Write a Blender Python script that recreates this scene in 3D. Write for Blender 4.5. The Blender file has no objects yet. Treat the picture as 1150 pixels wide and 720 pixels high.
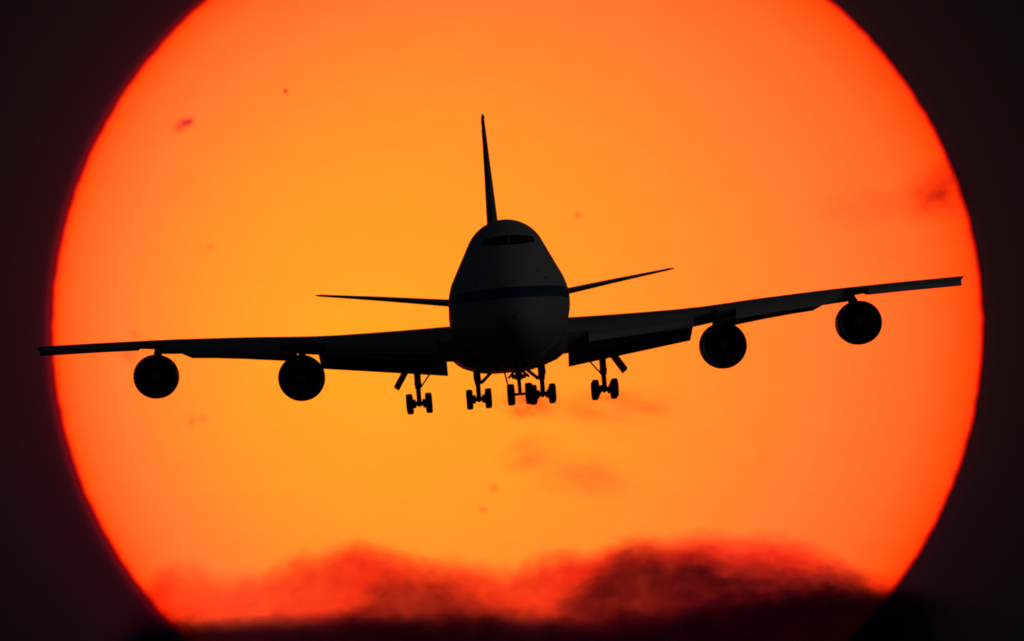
import bpy, bmesh, math, random
from mathutils import Vector, Matrix
PI = math.pi
R = math.radians
random.seed(4)
sc = bpy.context.scene

# ------------------------------------------------------------------ camera
ELEV = R(7.2)
F = 3062.4            # focal length measured in photo pixels (photo is 1150 x 720)
cam_d = bpy.data.cameras.new("camera")
cam_d.sensor_width = 36.0
cam_d.lens = 36.0 * F / 1150.0
cam_d.clip_start = 0.5
cam_d.clip_end = 2.0e6
cam = bpy.data.objects.new("camera", cam_d)
sc.collection.objects.link(cam)
CAMZ = 2.0
cam.location = (0, 0, CAMZ)
cam.rotation_euler = (PI / 2 + ELEV, 0, 0)
sc.camera = cam
VIEW = Matrix.Translation((0, 0, CAMZ)) @ Matrix.Rotation(ELEV, 4, 'X')   # x right, y away, z up

sc.view_settings.view_transform = 'Standard'
sc.view_settings.look = 'None'
sc.view_settings.exposure = 0.0
sc.view_settings.gamma = 1.0
sc.view_settings.use_curve_mapping = False
sc.cycles.use_denoising = True
sc.cycles.max_bounces = 6
sc.cycles.volume_bounces = 0
sc.cycles.filter_width = 1.9


class NT:
    """small helper for node trees"""
    def __init__(self, tree):
        self.t = tree
        tree.nodes.clear()

    def n(self, kind, **kw):
        x = self.t.nodes.new(kind)
        for k, v in kw.items():
            setattr(x, k, v)
        return x

    def put(self, sock, v):
        if v is None:
            return
        if isinstance(v, bpy.types.NodeSocket):
            self.t.links.new(v, sock)
        else:
            sock.default_value = v

    def m(self, op, a, b=None, c=None, clamp=False):
        x = self.n('ShaderNodeMath', operation=op, use_clamp=clamp)
        self.put(x.inputs[0], a)
        self.put(x.inputs[1], b)
        self.put(x.inputs[2], c)
        return x.outputs[0]

    def vm(self, op, a, b=None, out=0):
        x = self.n('ShaderNodeVectorMath', operation=op)
        self.put(x.inputs[0], a)
        self.put(x.inputs[1], b)
        return x.outputs[out]

    def ramp(self, fac, stops, interp='LINEAR'):
        x = self.n('ShaderNodeValToRGB')
        x.color_ramp.interpolation = interp
        e = x.color_ramp.elements
        while len(e) < len(stops):
            e.new(0.5)
        for k, (p, c) in enumerate(stops):
            e[k].position = p
            e[k].color = (c[0], c[1], c[2], 1)
        self.put(x.inputs[0], fac)
        return x.outputs[0]

    def curve(self, val, pts, lo, hi):
        """float curve: val -> y through pts, given in [lo,hi] on both axes"""
        x = self.n('ShaderNodeFloatCurve')
        cm = x.mapping
        cu = cm.curves[0]
        P = [((a - lo[0]) / (hi[0] - lo[0]), (b - lo[1]) / (hi[1] - lo[1])) for a, b in pts]
        while len(cu.points) < len(P):
            cu.points.new(0.5, 0.5)
        for k, p in enumerate(P):
            cu.points[k].location = p
        cm.update()
        t = self.m('DIVIDE', self.m('SUBTRACT', val, lo[0]), hi[0] - lo[0], clamp=True)
        self.put(x.inputs['Value'], t)
        return self.m('ADD', self.m('MULTIPLY', x.outputs[0], hi[1] - lo[1]), lo[1])

    def noise(self, vec, scale, detail=4, rough=0.5, out='Fac'):
        x = self.n('ShaderNodeTexNoise')
        self.put(x.inputs['Vector'], vec)
        x.inputs['Scale'].default_value = scale
        x.inputs['Detail'].default_value = detail
        x.inputs['Roughness'].default_value = rough
        return x.outputs[out]


def lin(r, g, b, k=1.0):
    f = lambda c: (c / 255 / 12.92 if c <= 10.3 else ((c / 255 + .055) / 1.055) ** 2.4)
    return (f(r) * k, f(g) * k, f(b) * k)


# ------------------------------------------------------------------ world
SUNPX = (581.0, 370.0)      # where the middle of the sun's disc stands
sun_dir = VIEW.to_3x3() @ Vector(((SUNPX[0] - 575) / F, 1, -(SUNPX[1] - 360) / F)).normalized()
w = bpy.data.worlds.new("World")
sc.world = w
w.use_nodes = True
N = NT(w.node_tree)
out = N.n('ShaderNodeOutputWorld')
sky = N.n('ShaderNodeTexSky', sky_type='NISHITA')
sky.sun_disc = False
sky.sun_elevation = math.asin(sun_dir.z)
sky.sun_rotation = math.atan2(sun_dir.x, sun_dir.y)
sky.air_density = 2.0
sky.dust_density = 6.0
bg1 = N.n('ShaderNodeBackground')
bg1.inputs['Strength'].default_value = 0.00008
N.put(bg1.inputs['Color'], sky.outputs[0])
tc = N.n('ShaderNodeTexCoord').outputs['Generated']
ax_r = Vector((1, 0, 0))
ax_f = sun_dir
ax_u = ax_r.cross(ax_f).normalized()
dr = N.vm('DOT_PRODUCT', tc, ax_r, 1)
du = N.vm('DOT_PRODUCT', tc, ax_u, 1)
df = N.m('MAXIMUM', N.vm('DOT_PRODUCT', tc, ax_f, 1), 0.02)
u = N.m('DIVIDE', N.m('DIVIDE', dr, df), 525.0 / F)
v = N.m('DIVIDE', N.m('DIVIDE', du, df), 500.0 / F)
rho = N.m('SQRT', N.m('ADD', N.m('MULTIPLY', u, u), N.m('MULTIPLY', v, v)))
# reddened dusty air close to the sun, a little wider on its left
rho2 = N.m('ADD', rho, N.m('MULTIPLY', N.m('MAXIMUM', u, -1.4), 0.055))
aur = N.ramp(N.m('SUBTRACT', rho2, 0.9), [
    (0.00, lin(44, 10, 19)), (0.07, lin(42, 10, 18)), (0.15, lin(33, 11, 16)), (0.26, lin(22, 11, 13)),
    (0.40, lin(15, 10, 11)), (0.62, lin(9, 10, 9)), (1.0, lin(8, 9, 9))])
glow = N.ramp(N.m('MULTIPLY', N.m('SUBTRACT', rho, 0.96), 12.5), [
    (0.0, lin(120, 2, 12)), (0.42, lin(100, 2, 8)), (0.54, lin(50, 0, 5)), (0.66, lin(15, 0, 2)), (1.0, (0, 0, 0))])
aur = N.vm('ADD', aur, glow)
bg2 = N.n('ShaderNodeBackground')
N.put(bg2.inputs['Color'], aur)
bg2.inputs['Strength'].default_value = 0.85
# added fill light: soft pale lobe right of the view, brightens the airliner's side
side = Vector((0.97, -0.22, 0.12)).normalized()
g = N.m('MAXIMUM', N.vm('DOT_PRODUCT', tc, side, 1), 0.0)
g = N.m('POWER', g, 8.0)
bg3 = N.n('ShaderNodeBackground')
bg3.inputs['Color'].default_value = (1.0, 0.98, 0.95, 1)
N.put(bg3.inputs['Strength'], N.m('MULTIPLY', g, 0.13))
side2 = Vector((-0.9, -0.3, 0.35)).normalized()
g2 = N.m('POWER', N.m('MAXIMUM', N.vm('DOT_PRODUCT', tc, side2, 1), 0.0), 2.0)
bg4 = N.n('ShaderNodeBackground')
bg4.inputs['Color'].default_value = (0.35, 0.55, 1.0, 1)
N.put(bg4.inputs['Strength'], N.m('MULTIPLY', g2, 0.014))
a1 = N.n('ShaderNodeAddShader')
a2 = N.n('ShaderNodeAddShader')
a3 = N.n('ShaderNodeAddShader')
N.put(a1.inputs[0], bg1.outputs[0]); N.put(a1.inputs[1], bg2.outputs[0])
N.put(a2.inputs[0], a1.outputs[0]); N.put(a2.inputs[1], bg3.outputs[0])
N.put(a3.inputs[0], a2.outputs[0]); N.put(a3.inputs[1], bg4.outputs[0])
N.put(out.inputs['Surface'], a3.outputs[0])


# ------------------------------------------------------------------ helpers
def mesh_obj(name, bm, mats, parent=None, smooth=True, loc=None):
    bmesh.ops.recalc_face_normals(bm, faces=bm.faces)
    me = bpy.data.meshes.new(name)
    bm.to_mesh(me)
    bm.free()
    for m_ in (mats if isinstance(mats, (list, tuple)) else [mats]):
        me.materials.append(m_)
    if smooth:
        me.polygons.foreach_set('use_smooth', [True] * len(me.polygons))
        me.set_sharp_from_angle(angle=R(38))
    o = bpy.data.objects.new(name, me)
    sc.collection.objects.link(o)
    if parent is not None:
        o.parent = parent
    if loc is not None:
        o.location = loc
    return o


def clone(o, parent, loc=None, rot=None, scale=None):
    c = o.copy()
    sc.collection.objects.link(c)
    c.parent = parent
    if loc is not None:
        c.location = loc
    if rot is not None:
        c.rotation_euler = rot
    if scale is not None:
        c.scale = scale
    return c


def tag(o, label=None, cat=None, kind=None, group=None):
    if label: o['label'] = label
    if cat: o['category'] = cat
    if kind: o['kind'] = kind
    if group: o['group'] = group


def loft(bm, rings, cap=True, mat=0):
    """rings: list of equal-length closed loops of 3D points"""
    vs = [[bm.verts.new(p) for p in r] for r in rings]
    n = len(vs[0])
    for a, b in zip(vs[:-1], vs[1:]):
        for k in range(n):
            f = bm.faces.new((a[k], a[(k + 1) % n], b[(k + 1) % n], b[k]))
            f.material_index = mat
    if cap:
        for r in (vs[0], vs[-1]):
            f = bm.faces.new(r)
            f.material_index = mat
    return vs


def tube(bm, p, q, r1, r2=None, n=14, mat=0):
    p, q = Vector(p), Vector(q)
    r2 = r1 if r2 is None else r2
    d = (q - p).normalized()
    a = d.orthogonal().normalized()
    b = d.cross(a)
    ring = lambda c, r: [c + a * math.cos(t) * r + b * math.sin(t) * r for t in (2 * PI * k / n for k in range(n))]
    loft(bm, [ring(p, r1), ring(q, r2)], mat=mat)


def revolve(bm, prof, axis, centre, n=48, mat=0, mats=None):
    """prof: list of (distance along axis, radius); axis 'X' or 'Y'"""
    c = Vector(centre)
    rings = []
    for a, r in prof:
        L = []
        for k in range(n):
            t = 2 * PI * k / n
            if axis == 'Y':
                L.append(c + Vector((r * math.cos(t), a, r * math.sin(t))))
            else:
                L.append(c + Vector((a, r * math.cos(t), r * math.sin(t))))
        rings.append(L)
    vs = [[bm.verts.new(p) for p in r] for r in rings]
    for i, (a, b) in enumerate(zip(vs[:-1], vs[1:])):
        for k in range(n):
            f = bm.faces.new((a[k], a[(k + 1) % n], b[(k + 1) % n], b[k]))
            f.material_index = mats[i] if mats else mat
    return vs


def hexa(bm, pts):
    """eight corners: four of one end, then the matching four of the other"""
    loft(bm, [pts[:4], pts[4:]])


def slab(bm, a, b, c, d, th, nrm):
    """plate through a,b,c,d with thickness th along nrm"""
    nrm = Vector(nrm).normalized() * (th / 2)
    A = [Vector(p) - nrm for p in (a, b, c, d)]
    B = [Vector(p) + nrm for p in (a, b, c, d)]
    loft(bm, [A, B])


def interp(x, T):
    if x <= T[0][0]:
        return T[0][1]
    for (a, b), (c, d) in zip(T[:-1], T[1:]):
        if x <= c:
            return b + (d - b) * (x - a) / (c - a)
    return T[-1][1]


def smooth_interp(x, T):
    """monotone-ish cubic (Catmull-Rom) through the table"""
    if x <= T[0][0]: return T[0][1]
    if x >= T[-1][0]: return T[-1][1]
    for i in range(len(T) - 1):
        x0, y0 = T[i]; x1, y1 = T[i + 1]
        if x <= x1:
            h = x1 - x0
            s = (y1 - y0) / h
            sp = s if i == 0 else (y0 - T[i - 1][1]) / (x0 - T[i - 1][0])
            sn = s if i == len(T) - 2 else (T[i + 2][1] - y1) / (T[i + 2][0] - x1)
            hm = lambda p, q: 0 if p * q <= 0 else 2 * p * q / (p + q)
            m0 = s if i == 0 else hm(s, sp)
            m1 = s if i == len(T) - 2 else hm(s, sn)
            t = (x - x0) / h
            return ((2 * t**3 - 3 * t**2 + 1) * y0 + (t**3 - 2 * t**2 + t) * h * m0
                    + (-2 * t**3 + 3 * t**2) * y1 + (t**3 - t**2) * h * m1)


# ------------------------------------------------------------------ materials
def paint(name, base, rough=0.4, metal=0.0, dirt=0.12, coat=0.0):
    m = bpy.data.materials.new(name)
    m.use_nodes = True
    n = NT(m.node_tree)
    o = n.n('ShaderNodeOutputMaterial')
    b = n.n('ShaderNodeBsdfPrincipled')
    n.put(o.inputs[0], b.outputs[0])
    co = n.n('ShaderNodeTexCoord').outputs['Object']
    f = n.noise(co, 0.9, 6, 0.6)
    c = n.ramp(f, [(0.3, [x * (1 - dirt) for x in base]), (0.7, base)])
    n.put(b.inputs['Base Color'], c)
    n.put(b.inputs['Roughness'], n.m('ADD', n.m('MULTIPLY', n.noise(co, 3.0, 4), 0.15), rough - 0.07))
    b.inputs['Metallic'].default_value = metal
    b.inputs['Coat Weight'].default_value = coat
    return m


def fuselage_paint():
    m = bpy.data.materials.new("fuselage paint")
    m.use_nodes = True
    n = NT(m.node_tree)
    o = n.n('ShaderNodeOutputMaterial')
    b = n.n('ShaderNodeBsdfPrincipled')
    n.put(o.inputs[0], b.outputs[0])
    co = n.n('ShaderNodeTexCoord').outputs['Object']
    sp = n.n('ShaderNodeSeparateXYZ')
    n.put(sp.inputs[0], co)
    z = sp.outputs['Z']; y = sp.outputs['Y']
    # blue cheat line round the nose and along the cabin, bare grey belly below it
    lo = n.m('GREATER_THAN', z, -0.03)
    hi = n.m('GREATER_THAN', z, 0.54)
    white, blue, grey = (0.62, 0.62, 0.61, 1), (0.01, 0.10, 0.24, 1), (0.50, 0.50, 0.49, 1)
    mx1 = n.n('ShaderNodeMix', data_type='RGBA')
    n.put(mx1.inputs[0], lo); mx1.inputs[6].default_value = grey; mx1.inputs[7].default_value = blue
    mx2 = n.n('ShaderNodeMix', data_type='RGBA')
    n.put(mx2.inputs[0], hi); n.put(mx2.inputs[6], mx1.outputs[2]); mx2.inputs[7].default_value = white
    # panel joints and grime
    seam = n.m('LESS_THAN', n.m('FRACT', n.m('DIVIDE', y, 1.52)), 0.016)
    g = n.noise(co, 1.1, 6, 0.62)
    # rows of cabin windows along both decks
    fy = n.m('MULTIPLY', n.m('SUBTRACT', n.m('FRACT', n.m('DIVIDE', y, 0.508)), 0.5), 0.508)
    ey = n.m('DIVIDE', fy, 0.13)
    def row_(z0, ya, yb):
        ez = n.m('DIVIDE', n.m('SUBTRACT', z, z0), 0.19)
        q = n.m('ADD', n.m('POWER', n.m('ABSOLUTE', ey), 3.0), n.m('POWER', n.m('ABSOLUTE', ez), 3.0))
        r = n.m('MULTIPLY', n.m('LESS_THAN', q, 1.0), n.m('GREATER_THAN', y, ya))
        return n.m('MULTIPLY', r, n.m('LESS_THAN', y, yb))
    panes = n.m('MAXIMUM', row_(0.26, 8.6, 46.0), row_(2.95, 6.6, 17.0))
    pane_k = n.m('SUBTRACT', 1.0, n.m('MULTIPLY', panes, 0.95))
    k = n.m('MULTIPLY', n.m('ADD', n.m('MULTIPLY', g, 0.3), 0.8), n.m('SUBTRACT', 1.0, n.m('MULTIPLY', seam, 0.35)))
    sc_ = n.vm('SCALE', mx2.outputs[2])
    n.put(sc_.node.inputs['Scale'], n.m('MULTIPLY', k, pane_k))
    n.put(b.inputs['Base Color'], sc_)
    b.inputs['Roughness'].default_value = 0.55
    return m


M_body = fuselage_paint()
M_grey = paint("grey wing skin", (0.40, 0.40, 0.40), 0.42)
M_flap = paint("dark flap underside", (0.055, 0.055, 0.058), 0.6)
M_cowl = paint("engine cowl metal", (0.10, 0.10, 0.11), 0.45, 0.2)
M_lip = paint("cowl lip", (0.20, 0.24, 0.30), 0.4, 0.5)
M_duct = paint("intake liner", (0.015, 0.015, 0.015), 0.7)
M_fan = paint("fan blades", (0.02, 0.02, 0.02), 0.6, 0.3)
M_spin = paint("spinner", (0.6, 0.6, 0.6), 0.5)
M_glass = paint("cockpit glass", (0.006, 0.006, 0.008), 0.25, 0, 0.0)
M_strut = paint("gear steel", (0.05, 0.05, 0.05), 0.5, 0.2)
M_tyre = paint("tyre rubber", (0.02, 0.02, 0.02), 0.85)
M_hub = paint("wheel hub", (0.10, 0.10, 0.10), 0.5, 0.3)

# ------------------------------------------------------------------ ground
bm = bmesh.new()
S = 600000.0
g_n = 24
for i in range(g_n + 1):
    for j in range(g_n + 1):
        bm.verts.new((-S + 2 * S * i / g_n, -S + 2 * S * j / g_n, 0))
bm.verts.ensure_lookup_table()
for i in range(g_n):
    for j in range(g_n):
        a = i * (g_n + 1) + j
        bm.faces.new((bm.verts[a], bm.verts[a + g_n + 1], bm.verts[a + g_n + 2], bm.verts[a + 1]))
m = bpy.data.materials.new("dry grass ground")
m.use_nodes = True
n = NT(m.node_tree)
o_ = n.n('ShaderNodeOutputMaterial')
b_ = n.n('ShaderNodeBsdfPrincipled')
n.put(o_.inputs[0], b_.outputs[0])
co = n.n('ShaderNodeTexCoord').outputs['Object']
c_ = n.ramp(n.noise(co, 0.02, 8, 0.65), [(0.3, (0.035, 0.045, 0.02)), (0.7, (0.09, 0.08, 0.045))])
n.put(b_.inputs['Base Color'], c_)
b_.inputs['Roughness'].default_value = 0.95
ground = mesh_obj("ground", bm, m, smooth=False)
tag(ground, kind='structure')

# ------------------------------------------------------------------ the sun
# outline radii of the disc (flattened and a little rough from the air it is seen through)
EDGE = [(225,0),(197,30),(147,88),(133,103),(107,153),(90,200),(73,240),(58,320),(56,353),(57.5,395),(68,480),
        (90,545),(113,600),(150,655),(180,687),(933,0),(990,53),(1012,82),(1047,137),(1073,193),(1087,240),
        (1102,320),(1106,365),(1101,430),(1093,480),(1065,560),(1040,610),(1010,655)]
tab = []
for x, y in EDGE:
    tab.append((math.atan2(-(y - SUNPX[1]), x - SUNPX[0]), math.hypot(x - SUNPX[0], y - SUNPX[1])))
for dg in (65, 80, 95, 110, -55, -68, -80, -92, -105, -118):
    t = R(dg)
    tab.append((t, 1 / math.sqrt((math.cos(t) / 525) ** 2 + (math.sin(t) / 500) ** 2)))
tab.sort()
tab = [(tab[-1][0] - 2 * PI, tab[-1][1])] + tab + [(tab[0][0] + 2 * PI, tab[0][1])]
SUN_D = 200000.0
NS = 720
rough_ = []
ph = [(random.uniform(0, 6.28), k, random.uniform(0.35, 1.0)) for k in (27, 41, 58, 83, 121, 150)]
import numpy as np
_t = np.array([a for a, b in tab[1:-1]]); _r = np.array([b for a, b in tab[1:-1]])
_b = lambda t: np.array([np.ones_like(t)] + [fn(q * t) for q in range(1, 6) for fn in (np.cos, np.sin)]).T
_c = np.linalg.solve(_b(_t).T @ _b(_t) + np.diag([0.0] + [0.02 * q * q for q in range(1, 6) for _ in (0, 1)]), _b(_t).T @ _r)
outline = lambda t: float((_b(np.array([t])) @ _c)[0])
for k in range(NS):
    t = -PI + 2 * PI * k / NS
    r = outline(t) + 0.30 * sum(a * math.sin(q * t + p) for p, q, a in ph)
    rough_.append(SUN_D * math.sin(math.atan(r / F)))
bm = bmesh.new()
uvl = bm.loops.layers.uv.new("disc")
NR = 72
grid, uvs = [], {}
for j in range(1, NR):
    phi = PI * j / NR
    rr = math.sin(phi)
    row = []
    for k in range(NS):
        t = -PI + 2 * PI * k / NS
        vtx = bm.verts.new((rr * math.cos(t) * rough_[k], -math.cos(phi) * rough_[k], rr * math.sin(t) * rough_[k]))
        qq = rr * 0.169 / (1 - 0.169 * math.cos(phi)) / 0.17147
        uvs[vtx] = (qq * math.cos(t), qq * math.sin(t))
        row.append(vtx)
    grid.append(row)
RS = 0.169 * SUN_D
for sgn, row in ((-1, grid[0]), (1, grid[-1])):
    c = bm.verts.new((0, sgn * RS, 0))
    uvs[c] = (0, 0)
    for k in range(NS):
        bm.faces.new((c, row[k], row[(k + 1) % NS]))
for a, b in zip(grid[:-1], grid[1:]):
    for k in range(NS):
        bm.faces.new((a[k], a[(k + 1) % NS], b[(k + 1) % NS], b[k]))
for f in bm.faces:
    for l in f.loops:
        l[uvl].uv = uvs[l.vert]
m = bpy.data.materials.new("sun surface")
m.use_nodes = True
n = NT(m.node_tree)
o_ = n.n('ShaderNodeOutputMaterial')
em = n.n('ShaderNodeEmission')
n.put(o_.inputs[0], em.outputs[0])
uvn = n.n('ShaderNodeUVMap', uv_map="disc").outputs[0]
# limb darkening with an off-centre brightest point
K = 1.0
p = n.vm('MULTIPLY', uvn, Vector((K, K, 0)))
FX, FY = -0.40, -0.05
d = n.vm('SUBTRACT', p, Vector((FX, FY, 0)))
a_ = n.vm('DOT_PRODUCT', d, d, 1)
b2 = n.vm('DOT_PRODUCT', d, Vector((FX, FY, 0)), 1)
cc = FX * FX + FY * FY - 1
disc = n.m('SQRT', n.m('SUBTRACT', n.m('MULTIPLY', b2, b2), n.m('MULTIPLY', a_, cc)))
t_ = n.m('DIVIDE', a_, n.m('MAXIMUM', n.m('SUBTRACT', disc, b2), 1e-5))
mott = n.noise(n.vm('MULTIPLY', p, Vector((1.6, 3.4, 1.0))), 1.7, 6, 0.62)
gran = n.m('MULTIPLY', n.m('SUBTRACT', mott, 0.5), 0.42)
fine_m = n.noise(n.vm('MULTIPLY', p, Vector((1.0, 2.2, 1.0))), 9.0, 5, 0.65)
tone = n.m('ADD', 1.0, n.m('ADD', n.m('MULTIPLY', n.m('SUBTRACT', mott, 0.5), 0.16), n.m('MULTIPLY', n.m('SUBTRACT', fine_m, 0.5), 0.14)))
t_ = n.m('ADD', t_, n.m('MULTIPLY', gran, n.m('SUBTRACT', 1.0, t_)))
RB = 1.45
def sl(r, g, b):
    c = lin(r, g, b)
    return (c[0] * RB, c[1], c[2])
col = n.ramp(t_, [
    (0.00, sl(255, 169, 36)), (0.28, sl(255, 159, 40)), (0.47, sl(255, 149, 43)), (0.63, sl(255, 137, 45)),
    (0.77, sl(255, 124, 49)), (0.90, sl(255, 106, 38)), (0.96, sl(255, 87, 20)), (0.983, sl(250, 74, 12)),
    (1.0, sl(245, 64, 12))])
rim = n.ramp(n.m('MULTIPLY', n.m('SUBTRACT', n.vm('LENGTH', p, None, 1), 0.978), 45.45), [
    (0.0, (1, 1, 1)), (0.45, (.9, .8, .9)), (0.68, (.62, .28, .7)), (0.85, (.34, .05, .7)), (1.0, (.12, .015, .6))])
rmul = n.n('ShaderNodeMix', data_type='RGBA', blend_type='MULTIPLY')
rmul.inputs[0].default_value = 1
n.put(rmul.inputs[6], col); n.put(rmul.inputs[7], rim)
col = rmul.outputs[2]
# sunspots: x, y in photo pixels, radii, depth
SPOTS = [(207,137,7,5,.75),(199,143,5,4,.45),(213,134,4,3,.4),(319,100,2.2,2.6,.75),(235,276,4,3,.3),(648,239,3.5,3.5,.4),
         (150,373,4,5,.28),(145,398,7,6,.35),(214,472,3.5,5,.3),(227,469,3,4,.3),(553,547,5,5,.3),(541,572,4,3.5,.35),
         (748,95,4,3,.12),(856,512,5,8,.08)]
sep = n.n('ShaderNodeSeparateXYZ')
wob = n.vm('SCALE', n.vm('SUBTRACT', n.noise(p, 120.0, 2, 0.5, 'Color'), Vector((.5, .5, .5))))
wob.node.inputs['Scale'].default_value = 0.006
n.put(sep.inputs[0], n.vm('ADD', p, wob))
dark = None
for x, y, rx, ry, dep in SPOTS:
    th_ = math.atan2(-(y - SUNPX[1]), x - SUNPX[0])
    q_ = math.hypot(x - SUNPX[0], y - SUNPX[1]) / outline(th_)
    ux, uy = q_ * math.cos(th_), q_ * math.sin(th_)
    ex = n.m('DIVIDE', n.m('SUBTRACT', sep.outputs[0], ux), rx / 525)
    ey = n.m('DIVIDE', n.m('SUBTRACT', sep.outputs[1], uy), ry / 500)
    q = n.m('ADD', n.m('MULTIPLY', ex, ex), n.m('MULTIPLY', ey, ey))
    e = n.m('MULTIPLY', n.m('POWER', 2.718, n.m('MULTIPLY', q, -0.8)), dep)
    dark = e if dark is None else n.m('ADD', dark, e)
mul = n.n('ShaderNodeMix', data_type='RGBA', blend_type='MULTIPLY')
mul.inputs[0].default_value = 1
dk = n.m('MINIMUM', dark, 0.95)
cmb = n.n('ShaderNodeCombineColor')
n.put(cmb.inputs[0], n.m('SUBTRACT', 1.0, n.m('MULTIPLY', dk, 0.6)))
n.put(cmb.inputs[1], n.m('MULTIPLY', tone, n.m('SUBTRACT', 1.0, dk)))
n.put(cmb.inputs[2], n.m('SUBTRACT', 1.0, n.m('MULTIPLY', dk, 0.4)))
n.put(mul.inputs[6], col); n.put(mul.inputs[7], cmb.outputs[0])
n.put(em.inputs['Color'], mul.outputs[2])
em.inputs['Strength'].default_value = 1.0
sun = mesh_obj("sun", bm, m, smooth=False)
sun.matrix_world = VIEW @ Matrix.Translation(((SUNPX[0] - 575) / F * SUN_D, SUN_D, -(SUNPX[1] - 360) / F * SUN_D))
tag(sun, "huge glowing orange setting sun disc filling the sky behind the airliner", "sun")


# ------------------------------------------------------------------ clouds
CL_D = 40000.0
PX = CL_D / F           # metres per photo pixel at the clouds' distance


def cloud_material(name, build, step=1.0):
    m = bpy.data.materials.new(name)
    m.use_nodes = True
    n = NT(m.node_tree)
    o = n.n('ShaderNodeOutputMaterial')
    co = n.n('ShaderNodeTexCoord').outputs['Object']
    s = n.n('ShaderNodeSeparateXYZ')
    n.put(s.inputs[0], co)
    dens = build(n, co, s.outputs[0], s.outputs[1], s.outputs[2])
    # thin cloud only reddens the light, thick cloud also scatters and stops it
    thin, thick = dens if isinstance(dens, tuple) else (dens, None)
    ab = n.n('ShaderNodeVolumeAbsorption')
    ab.inputs['Color'].default_value = (0.88, 0.0, 0.35, 1)
    n.put(ab.inputs['Density'], thin)
    ad = ab
    if thick is not None:
        ab2 = n.n('ShaderNodeVolumeAbsorption')
        ab2.inputs['Color'].default_value = (0.0, 0.25, 0.84, 1)
        n.put(ab2.inputs['Density'], n.m('MULTIPLY', thick, 0.88))
        scat = n.n('ShaderNodeVolumeScatter')
        scat.inputs['Color'].default_value = (1.0, 0.75, 0.9, 1)
        n.put(scat.inputs['Density'], n.m('MULTIPLY', thick, 0.12))
        a1_ = n.n('ShaderNodeAddShader'); ad = n.n('ShaderNodeAddShader')
        n.put(a1_.inputs[0], ab.outputs[0]); n.put(a1_.inputs[1], ab2.outputs[0])
        n.put(ad.inputs[0], a1_.outputs[0]); n.put(ad.inputs[1], scat.outputs[0])
    n.put(o.inputs['Volume'], ad.outputs[0])
    m.cycles.volume_step_rate = step
    m.cycles.homogeneous_volume = False
    return m


def place_px(o, x, y, dist=CL_D):
    o.matrix_world = VIEW @ Matrix.Translation(((x - 575) / F * dist, dist, -(y - 360) / F * dist)) @ Matrix.Scale(dist / F, 4)


DEP = 140.0      # depth of the bank, in units of PX
TOP1 = [(-160,690),(60,685),(130,668),(165,648),(200,628),(225,632),(245,642),(275,640),(310,628),(350,616),(395,607),(430,610),
        (470,620),(510,622),(545,627),(572,632),(592,625),(625,614),(650,613),(685,608),(720,600),(760,597),(810,598),
        (860,600),(905,605),(935,614),(965,630),(1000,640),(1040,662),(1120,676),(1320,690)]
TOP2 = [(-160,700),(60,700),(150,692),(200,692),(300,693),(370,684),(410,660),(440,642),(480,640),(520,652),(560,672),(600,680),
        (630,660),(660,642),(690,622),(715,610),(750,611),(785,615),(830,621),(870,623),(905,627),(940,630),
        (975,642),(1010,655),(1060,668),(1320,690)]
TOP3 = [(-160,702),(60,700),(200,694),(330,690),(420,686),(560,688),(640,692),(700,690),(740,684),(800,672),(860,664),(930,660),
        (1000,660),(1060,664),(1320,680)]


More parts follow.
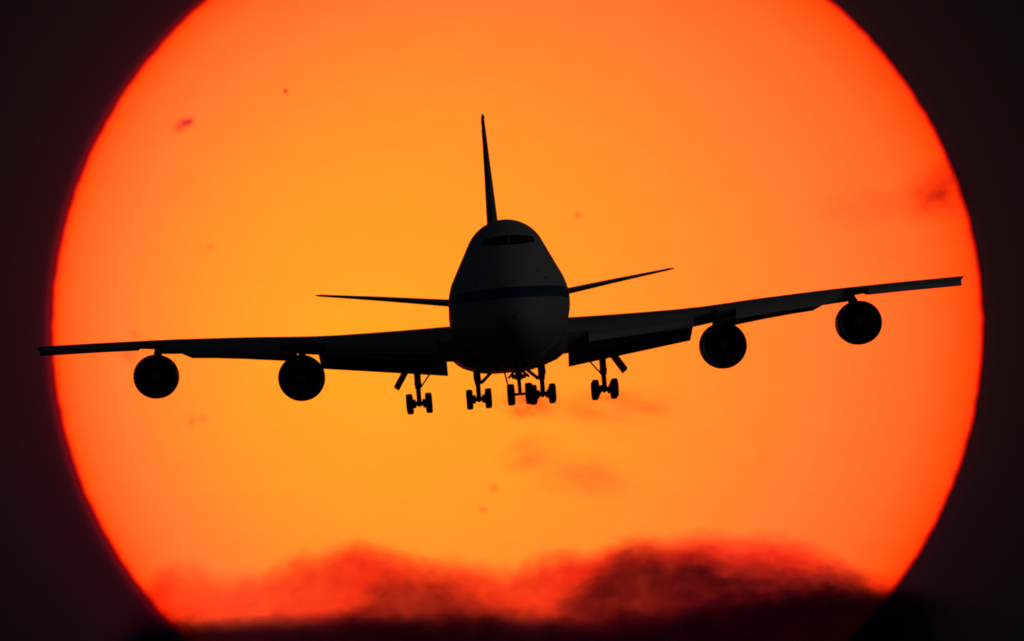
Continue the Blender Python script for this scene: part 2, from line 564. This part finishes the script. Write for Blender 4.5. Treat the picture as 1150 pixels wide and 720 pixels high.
def bank(n, co, x, y, z):
    # local z is up from photo row 660; x from column 575
    stretch = n.vm('MULTIPLY', co, Vector((0.7, 0.35, 1.0)))
    big = n.m('SUBTRACT', n.noise(stretch, 0.022, 5, 0.55), 0.5)
    fine = n.m('SUBTRACT', n.noise(stretch, 0.075, 4, 0.6), 0.5)
    fine = n.m('ADD', fine, n.m('MULTIPLY', n.m('SUBTRACT', n.noise(stretch, 0.24, 3, 0.6), 0.5), 0.35))
    row = n.m('SUBTRACT', 660.0, z)
    col = n.m('ADD', x, 575.0)
    def depth(T, amp):
        h = n.curve(n.m('ADD', col, n.m('MULTIPLY', big, 20.0)), T, (-160.0, 560.0), (1320.0, 760.0))
        return n.m('ADD', n.m('SUBTRACT', row, h), n.m('ADD', n.m('MULTIPLY', big, amp), n.m('MULTIPLY', fine, amp * 0.55)))
    d1 = n.m('DIVIDE', depth(TOP1, 36.0), 27.0, clamp=True)
    d2 = n.m('DIVIDE', depth(TOP2, 38.0), 34.0, clamp=True)
    d3 = n.m('DIVIDE', depth(TOP3, 24.0), 20.0, clamp=True)
    tau = n.m('MULTIPLY', n.m('POWER', d1, 1.1), n.m('ADD', n.curve(col, [(-160, .9), (150, .8), (240, .85), (330, 1.25), (420, 1.7), (500, 1.75), (570, 1.45), (680, 1.9), (860, 1.9), (970, 1.2), (1320, .8)], (-160.0, 0.0), (1320.0, 2.0)), n.m('MULTIPLY', n.m('ADD', big, fine), 1.7)))
    heavy = n.curve(col, THICK, (-160.0, 0.0), (1320.0, 4.0))
    t2 = n.m('MULTIPLY', n.m('POWER', d2, 1.2), n.m('MULTIPLY', heavy, n.m('ADD', 1.0, n.m('MULTIPLY', n.m('ADD', big, fine), 1.5))))
    t2 = n.m('MINIMUM', t2, 3.0)
    t2 = n.m('ADD', t2, n.m('MULTIPLY', n.m('POWER', d3, 1.3), n.m('SUBTRACT', 3.6, n.m('MINIMUM', n.m('MULTIPLY', t2, 0.6), 2.0))))
    t2 = n.m('ADD', t2, n.m('MULTIPLY', d1, n.m('ADD', 0.22, n.m('MULTIPLY', fine, 0.6))))
    tau = n.m('ADD', tau, n.m('MULTIPLY', d3, 0.6))
    S_ = DEP * PX
    near = n.curve(col, [(-160, 0.0), (105, 0.0), (150, .5), (190, 1.0), (990, 1.0), (1045, .35), (1180, .0), (1320, 0.0)], (-160.0, 0.0), (1320.0, 1.0))
    tau = n.m('MULTIPLY', tau, near)
    t2 = n.m('MULTIPLY', t2, near)
    return (n.m('MAXIMUM', n.m('DIVIDE', tau, S_), 0.0), n.m('MAXIMUM', n.m('DIVIDE', t2, S_), 0.0))


THICK = [(-160, 3.0), (120, 2.2), (230, .5), (380, .6), (470, .95), (560, .8), (620, 1.0), (690, 1.45), (760, 1.65), (860, 2.0), (1000, 2.4), (1320, 3.4)]
bm = bmesh.new()
x0, x1, z0, z1 = -735.0, 745.0, -430.0, 90.0
z0 = -118.0      # the underside hangs just above the land
hexa(bm, [(x0, -DEP/2, z0), (x1, -DEP/2, z0), (x1, -DEP/2, z1), (x0, -DEP/2, z1),
          (x0, DEP/2, z0), (x1, DEP/2, z0), (x1, DEP/2, z1), (x0, DEP/2, z1)])
clouds = mesh_obj("clouds", bm, cloud_material("cloud bank", bank, 0.35), smooth=False)
place_px(clouds, 575, 660)
tag(clouds, "dark maroon cloud bank with glowing red edge across the foot of the sun", "cloud bank", kind='stuff')


def wisp_mat(name, tau, seed, heavy=0.0, rough=0.5, size=2.2, depth=1.0):
    def build(n, co, x, y, z):
        q = n.vm('ADD', co, Vector((seed * 3.1, seed * 1.7, seed)))
        nz = n.noise(n.vm('MULTIPLY', q, Vector((1.0, 0.4, 1.0))), size, 4, 0.55)
        r = n.vm('LENGTH', co, None, 1)
        f = n.m('SUBTRACT', 1.0, r, clamp=True)
        f = n.m('MULTIPLY', f, n.m('MULTIPLY', f, n.m('SUBTRACT', 3.0, n.m('MULTIPLY', f, 2.0))))
        f = n.m('MULTIPLY', f, n.m('MAXIMUM', n.m('SUBTRACT', n.m('MULTIPLY', nz, 3.2), 0.9), 0.0))
        return n.m('MULTIPLY', f, tau / depth), n.m('MULTIPLY', f, heavy * tau / depth)
    return cloud_material(name, build, 0.5)


WISPS = [  # x, y, half width, half height, optical depth, tilt, label
    (592, 455, 46, 26, 1.1, -4, "small reddish cloud wisp just below the nose landing gear"),
    (690, 457, 105, 30, 0.62, 0, "long faint reddish cloud streak under the right-hand wing gear"),
    (592, 510, 50, 30, 0.40, 20, "faint orange cloud puff below the wheels, smallest and leftmost of the low wisps"),
    (655, 535, 88, 36, 0.42, -8, "broad pale cloud wisp in the lower middle, above the dark bank"),
    (1056, 216, 54, 44, 1.0, 12, "dusky red cloud smudge at the right edge of the sun"),
    (985, 232, 110, 34, 0.30, 4, "thin red cloud streak left of the dusky smudge, above the raised wing tip"),
]
bm0 = bmesh.new()
bmesh.ops.create_icosphere(bm0, subdivisions=3, radius=1.0)
ball = bpy.data.meshes.new("cloud_wisp")
bm0.to_mesh(ball); bm0.free()
for k, (x, y, rx, ry, tau, tilt, lab) in enumerate(WISPS):
    me = ball.copy()
    dd = 30000.0 + 300 * k
    thick = ry * dd / F
    me.materials.append(wisp_mat("cloud wisp %d" % k, tau, k + 1.3, 0.6 if k == 4 else 0.0, depth=thick * 1.0))
    o = bpy.data.objects.new("cloud_wisp", me)
    sc.collection.objects.link(o)
    s = dd / F
    o.matrix_world = (VIEW @ Matrix.Translation(((x - 575) * s, dd, -(y - 360) * s))
                      @ Matrix.Rotation(R(-tilt), 4, 'Y') @ Matrix.Diagonal((rx * s, ry * s, ry * s, 1)))
    tag(o, lab, "cloud", group="thin clouds across the sun")

# ------------------------------------------------------------------ the airliner
# body axes: x = left wing (right in the picture), y = aft from the nose, z = up from the main-deck centre line
plane = bpy.data.objects.new("airliner", None)
sc.collection.objects.link(plane)
YAW, PIT, ROL = 0.021970786690041714, -0.030516079895330457, -0.07638095652934222
Rb = Matrix.Rotation(YAW, 4, 'Z') @ Matrix.Rotation(PIT, 4, 'X') @ Matrix.Rotation(ROL, 4, 'Y')
plane.matrix_world = VIEW @ Matrix.Translation((-0.156, 153.2275, 0.677)) @ Rb @ Matrix.Translation((0, -17.0, 0))
tag(plane, "dark four-engine jumbo airliner seen head-on with its landing gear down against the sun", "airliner")

# --- fuselage: hull of a lower and an upper circle at every station
R1 = [(0,.03),(.1,.42),(.3,.75),(.7,1.17),(1.3,1.62),(2,2.0),(3.2,2.48),(4.6,2.83),(6.2,3.07),(8,3.19),(10,3.25),
      (31,3.25),(35,3.12),(40,2.65),(45,1.95),(50,1.15),(52.8,.62),(53.9,.18)]
Z1 = [(0,-1.0),(.7,-.93),(2,-.72),(3.2,-.5),(4.6,-.3),(6.2,-.14),(8,-.04),(10,0),(31,0),(35,.16),(40,.62),(45,1.2),(50,1.85),(53.9,2.25)]
ZT = [(0,-.97),(.1,-.58),(.3,-.2),(.7,.28),(1.3,.92),(2,1.55),(2.7,2.15),(3.3,2.7),(4.1,3.4),(4.9,3.86),(6.2,4.22),(8,4.43),(10,4.49),(18,4.48),(21,4.3),(24,3.9),
      (27,3.4),(29,3.25),(31,3.25),(35,3.28),(40,3.27),(45,3.15),(50,3.0),(52.8,2.87),(53.9,2.43)]
R2 = [(0,.03),(.1,.36),(.3,.62),(.7,.85),(1.3,1.1),(2,1.3),(3,1.45),(4.1,1.62),(4.9,1.85),(6.2,2.05),(8,2.16),(10,2.2),(18,2.2),(21,2.3),(24,2.5),
      (27,2.9),(29,3.2),(31,3.25),(35,3.12),(40,2.65),(45,1.95),(50,1.15),(52.8,.62),(53.9,.18)]
NF = 72


def section(y):
    r1, z1 = smooth_interp(y, R1), smooth_interp(y, Z1)
    zt, r2 = smooth_interp(y, ZT), smooth_interp(y, R2)
    zt = max(zt, z1 + r1)
    r2 = min(r2, r1)
    z2 = max(zt - r2, z1)
    return r1, z1, r2, z2


def half_width(y, z):
    r1, z1, r2, z2 = section(y)
    best = 0
    for k in range(13):       # hull = union of the interpolated circles
        t = k / 12
        r, c = r1 + (r2 - r1) * t, z1 + (z2 - z1) * t
        if abs(z - c) < r:
            best = max(best, math.sqrt(r * r - (z - c) ** 2))
    return best


def ring(y, grow=0.0):
    r1, z1, r2, z2 = section(y)
    pts = []
    d = z2 - z1
    s = max(-1, min(1, (r1 - r2) / d)) if d > 1e-4 else 0
    al = math.asin(s)
    for k in range(NF):
        t = -PI / 2 + 2 * PI * k / NF          # direction of the outward normal
        c, sn = math.cos(t), math.sin(t)
        if sn > math.sin(al):
            pts.append(Vector(((r2 + grow) * c, y, z2 + (r2 + grow) * sn)))
        else:
            pts.append(Vector(((r1 + grow) * c, y, z1 + (r1 + grow) * sn)))
    return pts


ys = [0, .03, .06, .1, .16, .23, .3, .4, .5, .6, .7, .85] + [1 + .15 * k for k in range(34)] + [6.2 + .45 * k for k in range(1, 50)]
ys = [y for y in ys if y < 28] + [28 + k * .9 for k in range(28)] + [53.2, 53.6, 53.9]
bm = bmesh.new()
loft(bm, [ring(y) for y in ys])
fus = mesh_obj("fuselage", bm, M_body, plane, loc=(-0.16, 0, 0))


def surf_y(x, z):
    lo, hi = 0.0, 12.0
    for _ in range(40):
        mid = (lo + hi) / 2
        if half_width(mid, z) >= abs(x): hi = mid
        else: lo = mid
    return hi


def patch(quad, off=0.012, nx=5, nz=4):
    """a pane lying on the fuselage skin between four (x, z) corners"""
    bm = bmesh.new()
    (ax, az), (bx, bz), (cx, cz), (dx, dz) = quad       # bottom-in, bottom-out, top-out, top-in
    G = []
    for lay in (-0.03, off):
        g = []
        for j in range(nz + 1):
            row = []
            for i in range(nx + 1):
                s, t = i / nx, j / nz
                x = (ax * (1 - s) + bx * s) * (1 - t) + (dx * (1 - s) + cx * s) * t
                z = (az * (1 - s) + bz * s) * (1 - t) + (dz * (1 - s) + cz * s) * t
                y = surf_y(x, z)
                e = 0.02
                nn = Vector((-(surf_y(x + e, z) - surf_y(x - e, z)) / (2 * e), 1, -(surf_y(x, z + e) - surf_y(x, z - e)) / (2 * e)))
                nn = -nn.normalized()
                row.append(bm.verts.new(Vector((x, y, z)) + nn * lay))
            g.append(row)
        G.append(g)
    A, B = G
    for g in G:
        for j in range(nz):
            for i in range(nx):
                bm.faces.new((g[j][i], g[j][i + 1], g[j + 1][i + 1], g[j + 1][i]))
    for i in range(nx):
        bm.faces.new((A[0][i], A[0][i + 1], B[0][i + 1], B[0][i]))
        bm.faces.new((A[nz][i], A[nz][i + 1], B[nz][i + 1], B[nz][i]))
    for j in range(nz):
        bm.faces.new((A[j][0], A[j + 1][0], B[j + 1][0], B[j][0]))
        bm.faces.new((A[j][nx], A[j + 1][nx], B[j + 1][nx], B[j][nx]))
    return bm


for s in (-1, 1):
    for q in ([(.03, 2.80), (.69, 2.82), (.65, 3.30), (.03, 3.33)],
              [(.715, 2.83), (1.10, 2.88), (1.03, 3.27), (.675, 3.30)],
              [(1.125, 2.89), (1.36, 2.93), (1.26, 3.20), (1.055, 3.26)]):
        mesh_obj("cockpit_window", patch([(s * a + .10, b) for a, b in q]), M_glass, fus)

for s in (-1, 1):
    for z_ in (.95, 1.35):
        xx = half_width(2.7, z_)
        bm = bmesh.new()
        tube(bm, (s * (xx - .03), 2.75, z_), (s * (xx + .16), 2.65, z_), .03, .022, 8)
        tube(bm, (s * (xx + .16), 2.68, z_), (s * (xx + .16), 2.38, z_), .02, .012, 8)
        mesh_obj("pitot_probe", bm, M_grey, fus)
# --- belly fairing between the wings
bm = bmesh.new()
rings = []
HW = [(-3.5, 0.0), (-3.48, .8), (-3.42, 1.4), (-3.3, 1.95), (-3.05, 2.62), (-2.8, 2.98), (-2.5, 3.26), (-2.1, 3.42), (-1.7, 3.46), (-1.2, 3.42), (-.7, 3.2), (-.5, 2.9)]
for y, k in ((11.5, .05), (12.2, .35), (13.2, .62), (14.5, .84), (16, .96), (18, 1), (30, 1), (32, .95), (33.5, .8), (35, .5), (36.2, .12)):
    L = []
    for z, hw in HW:
        base = half_width(y, max(z, -3.1)) * .96
        L.append((base + (hw - base) * k if hw > base * 0.9 else hw * (0.9 + .1 * k), z))
    zz = lambda z: (z + 2.0) * (.86 + .14 * k) - 2.0 + (0.12 * (1 - k) if z < -2.5 else 0)
    loop = [Vector((x, y, zz(z))) for x, z in L[1:]] + [Vector((-x, y, zz(z))) for x, z in reversed(L[1:])]
    rings.append(loop)
loft(bm, rings)
belly = mesh_obj("belly_fairing", bm, M_grey, plane, loc=(-0.14, 0, 0))

# --- wings
LEy = lambda s: 13.8 + (s - 3.25) * .885
def TEy(s):
    return 30.4 + (s - 3.25) * .30 if s < 12 else 33.0 + (s - 12) * .465
ZLE = [(2.0,-1.7),(3.4,-1.65),(8.6,-1.28),(11,-1.05),(15.5,-.53),(21,-.02),(25,.22),(29.6,.46)]
ZTE = [(2.0,-2.15),(3.4,-2.1),(8.6,-1.58),(11,-1.36),(15.5,-.85),(21,-.38),(22.5,-.16),(25,.05),(29.6,.27)]
TCK = [(2.0,2.15),(3.4,2.06),(8.6,1.42),(11,1.14),(15.5,.82),(19,.62),(21,.52),(22.5,.42),(25,.36),(29.6,.27)]
AF = [(0,0),(.012,.32),(.04,.55),(.1,.8),(.2,.97),(.32,1),(.45,.93),(.6,.72),(.75,.45),(.88,.2),(1,.02)]
BF = [(.88,-.10),(.75,-.26),(.6,-.5),(.45,-.75),(.32,-.9),(.2,-.9),(.1,-.72),(.04,-.48),(.012,-.26)]


def wing_ring(s, side, cut=1.0):
    le, te = LEy(s), TEy(s)
    zl, zt, th = smooth_interp(s, ZLE), smooth_interp(s, ZTE), smooth_interp(s, TCK)
    L = []
    for c, t in AF + BF:
        c *= cut
        L.append(Vector((side * s, le + (te - le) * c, zl + (zt - zl) * c + t * th / 2)))
    return L


def strip(bm, prof):
    """prof: list of span stations, each a loop of 3D points"""
    loft(bm, prof)


wings = {}
for side in (-1, 1):
    bm = bmesh.new()
    st = [2.0, 3.0, 3.6, 4.5, 6, 8, 10, 11.5, 12, 13, 14.5, 16, 18, 20, 21.5, 22.5, 24, 26, 28, 28.9, 29.3, 29.48]
    rings = [wing_ring(s, side) for s in st]
    c = sum(rings[-1], Vector()) / len(rings[-1])
    rings.append([c + (p - c) * .75 + Vector((side * .12, 0, 0)) for p in rings[-1]])
    rings[-1] = [Vector((side * 29.58, p.y + .1, p.z)) for p in rings[-1]]
    loft(bm, rings)
    wing = mesh_obj("wing", bm, M_grey, plane)
    wings[side] = wing

    # leading-edge flaps, drooped forward; (span, depth below the leading edge)
    def le_flap(segs):
        bm = bmesh.new()
        prof = []
        for s, zb in segs:
            y, z = LEy(s), smooth_interp(s, ZLE)
            dz = z - zb
            a = Vector((side * s, y + .10, z + .06)); b = Vector((side * s, y - .30 * dz - .1, z - .45 * dz))
            c = Vector((side * s, y - .50 * dz, zb)); d = Vector((side * s, y - .42 * dz + .07, zb))
            e = Vector((side * s, y - .16 * dz + .05, z - .5 * dz)); f = Vector((side * s, y + .22, z - .06))
            prof.append([a, b, c, d, e, f])
        strip(bm, prof)
        mesh_obj("leading_edge_flap", bm, M_grey, wing)
    le_flap([(22.35, -.40), (25, -.27), (29.3, -.10)])
    le_flap([(13.3, -1.42), (16, -1.16), (20.80, -.76)])
    le_flap([(4.2, -2.25), (7, -2.02), (10.6, -1.75)])

    # trailing-edge flaps, run out and drooped
    def te_flap(segs, m_, fwd=2.0):
        bm = bmesh.new()
        prof = []
        for s, zb in segs:
            te, zt = TEy(s), smooth_interp(s, ZTE)
            th = smooth_interp(s, TCK) * .16 + .06
            yb = te + 1.2
            y0, z0_ = te - fwd * .45, zt - .04
            P = lambda y, z: Vector((side * s, y, z))
            mid_y, mid_z = te + .3, zt - .12 + (zb - zt) * .38
            prof.append([P(y0, z0_ - th), P(y0, z0_), P(mid_y - .1, mid_z + th * .6), P(yb, zb + .06), P(yb, zb), P(mid_y - .25, mid_z - th * .6)])
        strip(bm, prof)
        return mesh_obj("trailing_edge_flap", bm, m_, wing)
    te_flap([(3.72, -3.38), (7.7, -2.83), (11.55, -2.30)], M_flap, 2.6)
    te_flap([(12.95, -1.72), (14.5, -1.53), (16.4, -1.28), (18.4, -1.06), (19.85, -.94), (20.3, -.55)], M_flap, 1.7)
    # inner aileron behind the inboard engine, outer aileron near the tip
    def aileron(sa, sb, chord):
        bm = bmesh.new()
        prof = []
        for s in (sa, sb):
            te, zt = TEy(s), smooth_interp(s, ZTE)
            P = lambda y, z: Vector((side * s, y, z))
            prof.append([P(te - chord, zt + .02), P(te - chord * .6, zt + .09), P(te + .12, zt + .03), P(te + .12, zt - .03), P(te - chord * .6, zt - .10)])
        strip(bm, prof)
        mesh_obj("aileron", bm, M_grey, wing)
    aileron(11.75, 12.8, 1.0)
    aileron(23.3, 28.9, .8)
    # flap track fairings
    for s in (6.4, 9.6):
        bm = bmesh.new()
        te, zt = TEy(s), smooth_interp(s, ZTE)
        zf = zt - .35
        rr_ = []
        for k in range(9):
            t = k / 8
            y = te - 3.2 + 3.9 * t
            r = .05 + .26 * math.sin(PI * min(1, t * 1.05)) ** .7 if 0 < t < 1 else .03
            zc = zf + .12 * math.sin(PI * t) - .38 * t * t
            rr_.append([Vector((side * s + r * .62 * math.cos(q), y, zc + r * math.sin(q))) for q in (2 * PI * j / 12 for j in range(12))])
        loft(bm, rr_)
        mesh_obj("flap_track_fairing", bm, M_grey, wing)
    # static probe on the tip
    bm = bmesh.new()
    tube(bm, (side * 29.4, 36.9, .5), (side * 29.66, 36.4, .5), .035, .012, 8)
    mesh_obj("tip_probe", bm, M_grey, wing)

# --- tail
def foil(le, te, z_or_x, th, mk, n=AF, b=BF):
    return [mk(le + (te - le) * c, t * th / 2) for c, t in n + b]


for side in (-1, 1):
    bm = bmesh.new()
    rings = []
    for s, le, te, z, th in ((1.0, 43.2, 51.6, 1.42, .66), (3.4, 45.0, 52.0, 1.68, .50), (8, 48.4, 52.9, 2.42, .32), (12.1, 51.4, 53.7, 3.04, .16), (12.45, 51.9, 53.8, 3.09, .07)):
        zf = lambda y: z - (y - (le + te) / 2) * (-.012)
        rings.append(foil(le, te, 0, th, lambda y, t, s=s: Vector((side * s, y, zf(y) + t))))
    loft(bm, rings)
    hs = mesh_obj("horizontal_stabilizer", bm, M_grey, plane)
    bm = bmesh.new()
    prof = []
    for s, te, z, c_ in ((2.3, 52.0, 1.58, 1.5), (11.9, 53.75, 3.04, .6)):
        P = lambda y, zz: Vector((side * s, y, zz))
        prof.append([P(te - c_, z + .03), P(te - c_ * .5, z + .08), P(te + .12, z + .02), P(te + .12, z - .02), P(te - c_ * .5, z - .06)])
    strip(bm, prof)
    mesh_obj("elevator", bm, M_grey, hs)

bm = bmesh.new()
rings = []
for z, le, te, th in ((2.6, 39.0, 52.9, 1.1), (4.5, 42.2, 53.2, .95), (6.6, 44.2, 53.5, .80), (10.0, 47.0, 54.2, .54), (13.4, 50.1, 55.0, .30), (14.25, 50.9, 55.2, .24), (14.45, 51.4, 55.2, .14)):
    rings.append(foil(le, te, 0, th, lambda y, t, z=z: Vector((t, y, z))))
loft(bm, rings)
fin = mesh_obj("tail_fin", bm, paint("tail paint", (0.30, 0.30, 0.31), .42), plane)
bm = bmesh.new()
prof = []
for z, te, c_ in ((3.6, 53.1, 2.6), (13.9, 55.1, 1.3)):
    P = lambda x, y: Vector((x, y, z))
    prof.append([P(0, te - c_), P(.1, te - c_ * .6), P(.015, te + .15), P(-.015, te + .15), P(-.1, te - c_ * .6)])
strip(bm, prof)
mesh_obj("rudder", bm, M_grey, fin)
bm = bmesh.new()
tube(bm, (0, 50.5, 14.36), (0, 54.8, 14.36), .13, .10, 12)
tube(bm, (0, 49.5, 14.36), (0, 50.5, 14.36), .03, .13, 12)
tube(bm, (0, 51.2, 14.3), (0, 51.2, 14.66), .10, .05, 12)
mesh_obj("antenna_fairing", bm, M_grey, fin)

# --- engines with pylons
def engine_parts(x, y, z, side):
    bm = bmesh.new()
    prof = [(1.35, 1.14), (.9, 1.12), (.35, 1.09), (.12, 1.12), (.02, 1.18), (0, 1.22), (.05, 1.26), (.25, 1.295), (.8, 1.32), (1.6, 1.31), (2.5, 1.22), (3.1, 1.10), (3.12, 1.02), (2.4, 1.04)]
    mats = [1, 1, 2, 2, 2, 2, 2, 0, 0, 0, 0, 1, 1]
    revolve(bm, prof, 'Y', (0, 0, 0), 56, mats=mats)
    e = mesh_obj("engine", bm, [M_cowl, M_duct, M_lip], plane, loc=(x, y, z))
    return e


e0 = engine_parts(0, 0, 0, 1)
bm = bmesh.new()
for k in range(38):
    t = 2 * PI * k / 38
    prof = []
    for r, tw, ch in ((.42, .35, .16), (.75, .7, .17), (1.125, 1.05, .18)):
        er = Vector((math.cos(t), 0, math.sin(t))); et = Vector((-math.sin(t), 0, math.cos(t)))
        dvec = Vector((0, 1, 0)) * math.cos(tw) * ch + et * math.sin(tw) * ch * .62
        c = er * r + Vector((0, 1.1, 0))
        nrm = er.cross(dvec).normalized() * .008
        prof.append([c - dvec * .5, c + nrm, c + dvec * .5, c - nrm])
    strip(bm, prof)
revolve(bm, [(1.32, .05), (1.32, 1.13)], 'Y', (0, 0, 0), 40)
fan0 = mesh_obj("fan", bm, M_fan, e0, smooth=False)
bm = bmesh.new()
revolve(bm, [(.62, .012), (.66, .08), (.75, .17), (.88, .27), (1.0, .35), (1.16, .42), (1.3, .43)], 'Y', (0, 0, 0), 32)
spin0 = mesh_obj("spinner", bm, M_spin, e0)
bm = bmesh.new()
revolve(bm, [(2.0, .9), (3.1, .86), (3.9, .72), (4.7, .55), (4.72, .5), (4.2, .5)], 'Y', (0, 0, 0), 40)
revolve(bm, [(4.2, .34), (4.8, .26), (5.3, .12), (5.5, .01)], 'Y', (0, 0, 0), 24)
noz0 = mesh_obj("exhaust_nozzle", bm, M_cowl, e0)
ENG = [(11.98, 17.5, -2.98, "inboard engine"), (21.01, 25.5, -2.13, "outboard engine")]
first = True
for side in (-1, 1):
    for ex, ey, ez, lab in ENG:
        if first:
            e0.location = (side * ex, ey, ez)
            e = e0
            first = False
        else:
            e = clone(e0, plane, (side * ex, ey, ez))
            for ch in (fan0, spin0, noz0):
                clone(ch, e)
        # pylon: from the top of the cowl back and up into the wing
        bm = bmesh.new()
        top_s = ex + (0.0 if ex < 15 else 0.0)
        le, zl = LEy(ex), smooth_interp(ex, ZLE)
        x = side * ex
        rings = []
        wd = .24
        for y, zb, zt_, w_ in ((ey + .9, ez + 1.20, ez + 1.34, .05), (ey + 1.7, ez + 1.15, ez + 1.50, .14),
                               (ey + 2.8, ez + 1.05, ez + 1.36 + .45 * (zl - ez - 1.3), .19), (le - .1, zl - .62, zl + .08, .2),
                               (le + 1.0, zl - .60, zl + .05, .2), (le + 2.4, zl - .50, zl - .1, .14), (le + 3.6, zl - .4, zl - .2, .05)):
            if zb > zt_ - .05: zb = zt_ - .3
            rings.append([Vector((x + a * w_, y, zz)) for a, zz in ((-1, zb + .08), (-1, zt_ - .08), (-.5, zt_), (.5, zt_), (1, zt_ - .08), (1, zb + .08), (.5, zb), (-.5, zb))])
        loft(bm, rings)
        mesh_obj("engine_pylon", bm, M_cowl, plane)

# --- landing gear
def wheel_mesh(rad, width):
    bm = bmesh.new()
    h = width / 2
    prof = [(-h * .55, .02), (-h * .55, rad * .42), (-h * .75, rad * .48), (-h * .96, rad * .62), (-h, rad * .80), (-h * .9, rad * .93), (-h * .6, rad * .99), (0, rad),
            (h * .6, rad * .99), (h * .9, rad * .93), (h, rad * .80), (h * .96, rad * .62), (h * .75, rad * .48), (h * .55, rad * .42), (h * .55, .02)]
    mats = [1, 1] + [0] * 10 + [1, 1]
    revolve(bm, prof, 'X', (0, 0, 0), 36, mats=mats)
    return bm


# nose gear
bm = bmesh.new()
tube(bm, (0, 7.55, -2.6), (0, 7.45, -4.1), .22, .19)
tube(bm, (0, 7.45, -4.1), (0, 7.4, -4.93), .105, .10)
tube(bm, (-.42, 7.4, -4.86), (.42, 7.4, -4.86), .075)
tube(bm, (0, 7.3, -4.3), (0, 7.15, -4.55), .05)
tube(bm, (0, 7.15, -4.55), (0, 7.35, -4.8), .05)
tube(bm, (-.2, 7.4, -4.0), (.2, 7.4, -4.0), .07)
ng = mesh_obj("nose_landing_gear", bm, M_strut, plane)
wn = mesh_obj("wheel", wheel_mesh(.575, .40), [M_tyre, M_hub], ng, loc=(-.475, 7.4, -4.86))
clone(wn, ng, (.475, 7.4, -4.86))
bm = bmesh.new()
tube(bm, (0, 9.8, -3.1), (0, 7.6, -4.0), .08)
mesh_obj("drag_brace", bm, M_strut, ng)
for s in (-1, 1):
    bm = bmesh.new()
    revolve(bm, [(-.1, .01), (-.1, .12), (0, .13), (.14, .07), (.15, .01)], 'Y', (s * .27, 7.25, -3.93), 20)
    mesh_obj("taxi_light", bm, M_hub, ng)
for s in (-1, 1):    # small strut doors, flared out
    bm = bmesh.new()
    slab(bm, (s * .12, 7.0, -3.55), (s * .12, 8.2, -3.55), (s * .55, 8.2, -3.98), (s * .55, 7.0, -3.98), .12, (s * .7, 0, .7))
    mesh_obj("gear_door", bm, M_strut, ng)
bm = bmesh.new()     # long forward bay door hanging nearly edge-on
slab(bm, (-.86, 5.9, -3.0), (-.86, 7.3, -3.1), (-.62, 7.3, -4.42), (-.64, 5.9, -4.2), .05, (1, 0, -.15))
mesh_obj("gear_door", bm, M_strut, ng)


wm = None
def main_gear(x, y, top, inward, kind):
    global wm
    bm = bmesh.new()
    zt, zw = top, -4.93
    tilt = .06
    tube(bm, (x, y, zt), (x, y, -4.05), .22, .20)
    tube(bm, (x, y, -4.0), (x, y, zw + .02), .15)
    tube(bm, (x - .22, y, -3.75), (x + .22, y, -3.75), .10)
    tube(bm, (x, y - .1, -4.05), (x, y - .42, -4.45), .06)
    tube(bm, (x, y - .42, -4.45), (x, y - .15, zw), .06)
    tube(bm, (x, y - .85, zw + tilt), (x, y + .85, zw - tilt), .15)
    for dy, dz in ((-.75, tilt), (.75, -tilt)):
        tube(bm, (x - .5, y + dy, zw + dz), (x + .5, y + dy, zw + dz), .085)
        for sx in (-1, 1):
            tube(bm, (x + sx * .2, y + dy, zw + dz), (x + sx * .36, y + dy, zw + dz), .22, .20)
    g = mesh_obj(kind, bm, M_strut, plane)
    for dy, dz in ((-.75, tilt), (.75, -tilt)):
        for sx in (-1, 1):
            loc = (x + sx * .57, y + dy, zw + dz)
            if wm is None:
                wm = mesh_obj("wheel", wheel_mesh(.56, .41), [M_tyre, M_hub], g, loc=loc)
            else:
                clone(wm, g, loc)
    return g


for s in (-1, 1):
    g = main_gear(s * 5.55, 26.7, -2.2, -s, "wing_landing_gear")
    bm = bmesh.new()
    tube(bm, (s * 4.6, 26.9, -2.95), (s * 5.40, 26.8, -3.98), .05)
    mesh_obj("side_brace", bm, M_strut, g)
    bm = bmesh.new()
    slab(bm, (s * 6.08, 25.4, -2.75), (s * 6.08, 27.4, -2.75), (s * 6.86, 27.4, -3.98), (s * 6.80, 25.4, -3.86), .34, (1.1, 0, s * .8))
    mesh_obj("gear_door", bm, M_strut, g)
    g = main_gear(s * 1.95, 29.8, -2.9, -s, "body_landing_gear")
    bm = bmesh.new()
    tube(bm, (s * .85, 29.6, -3.15), (s * 1.75, 29.75, -3.98), .11)
    mesh_obj("side_brace", bm, M_strut, g)
    bm = bmesh.new()
    slab(bm, (s * 2.12, 28.9, -3.2), (s * 2.12, 30.6, -3.2), (s * 2.14, 30.6, -3.72), (s * 2.14, 28.9, -3.72), .12, (1, 0, .1))
    mesh_obj("gear_door", bm, M_strut, g)
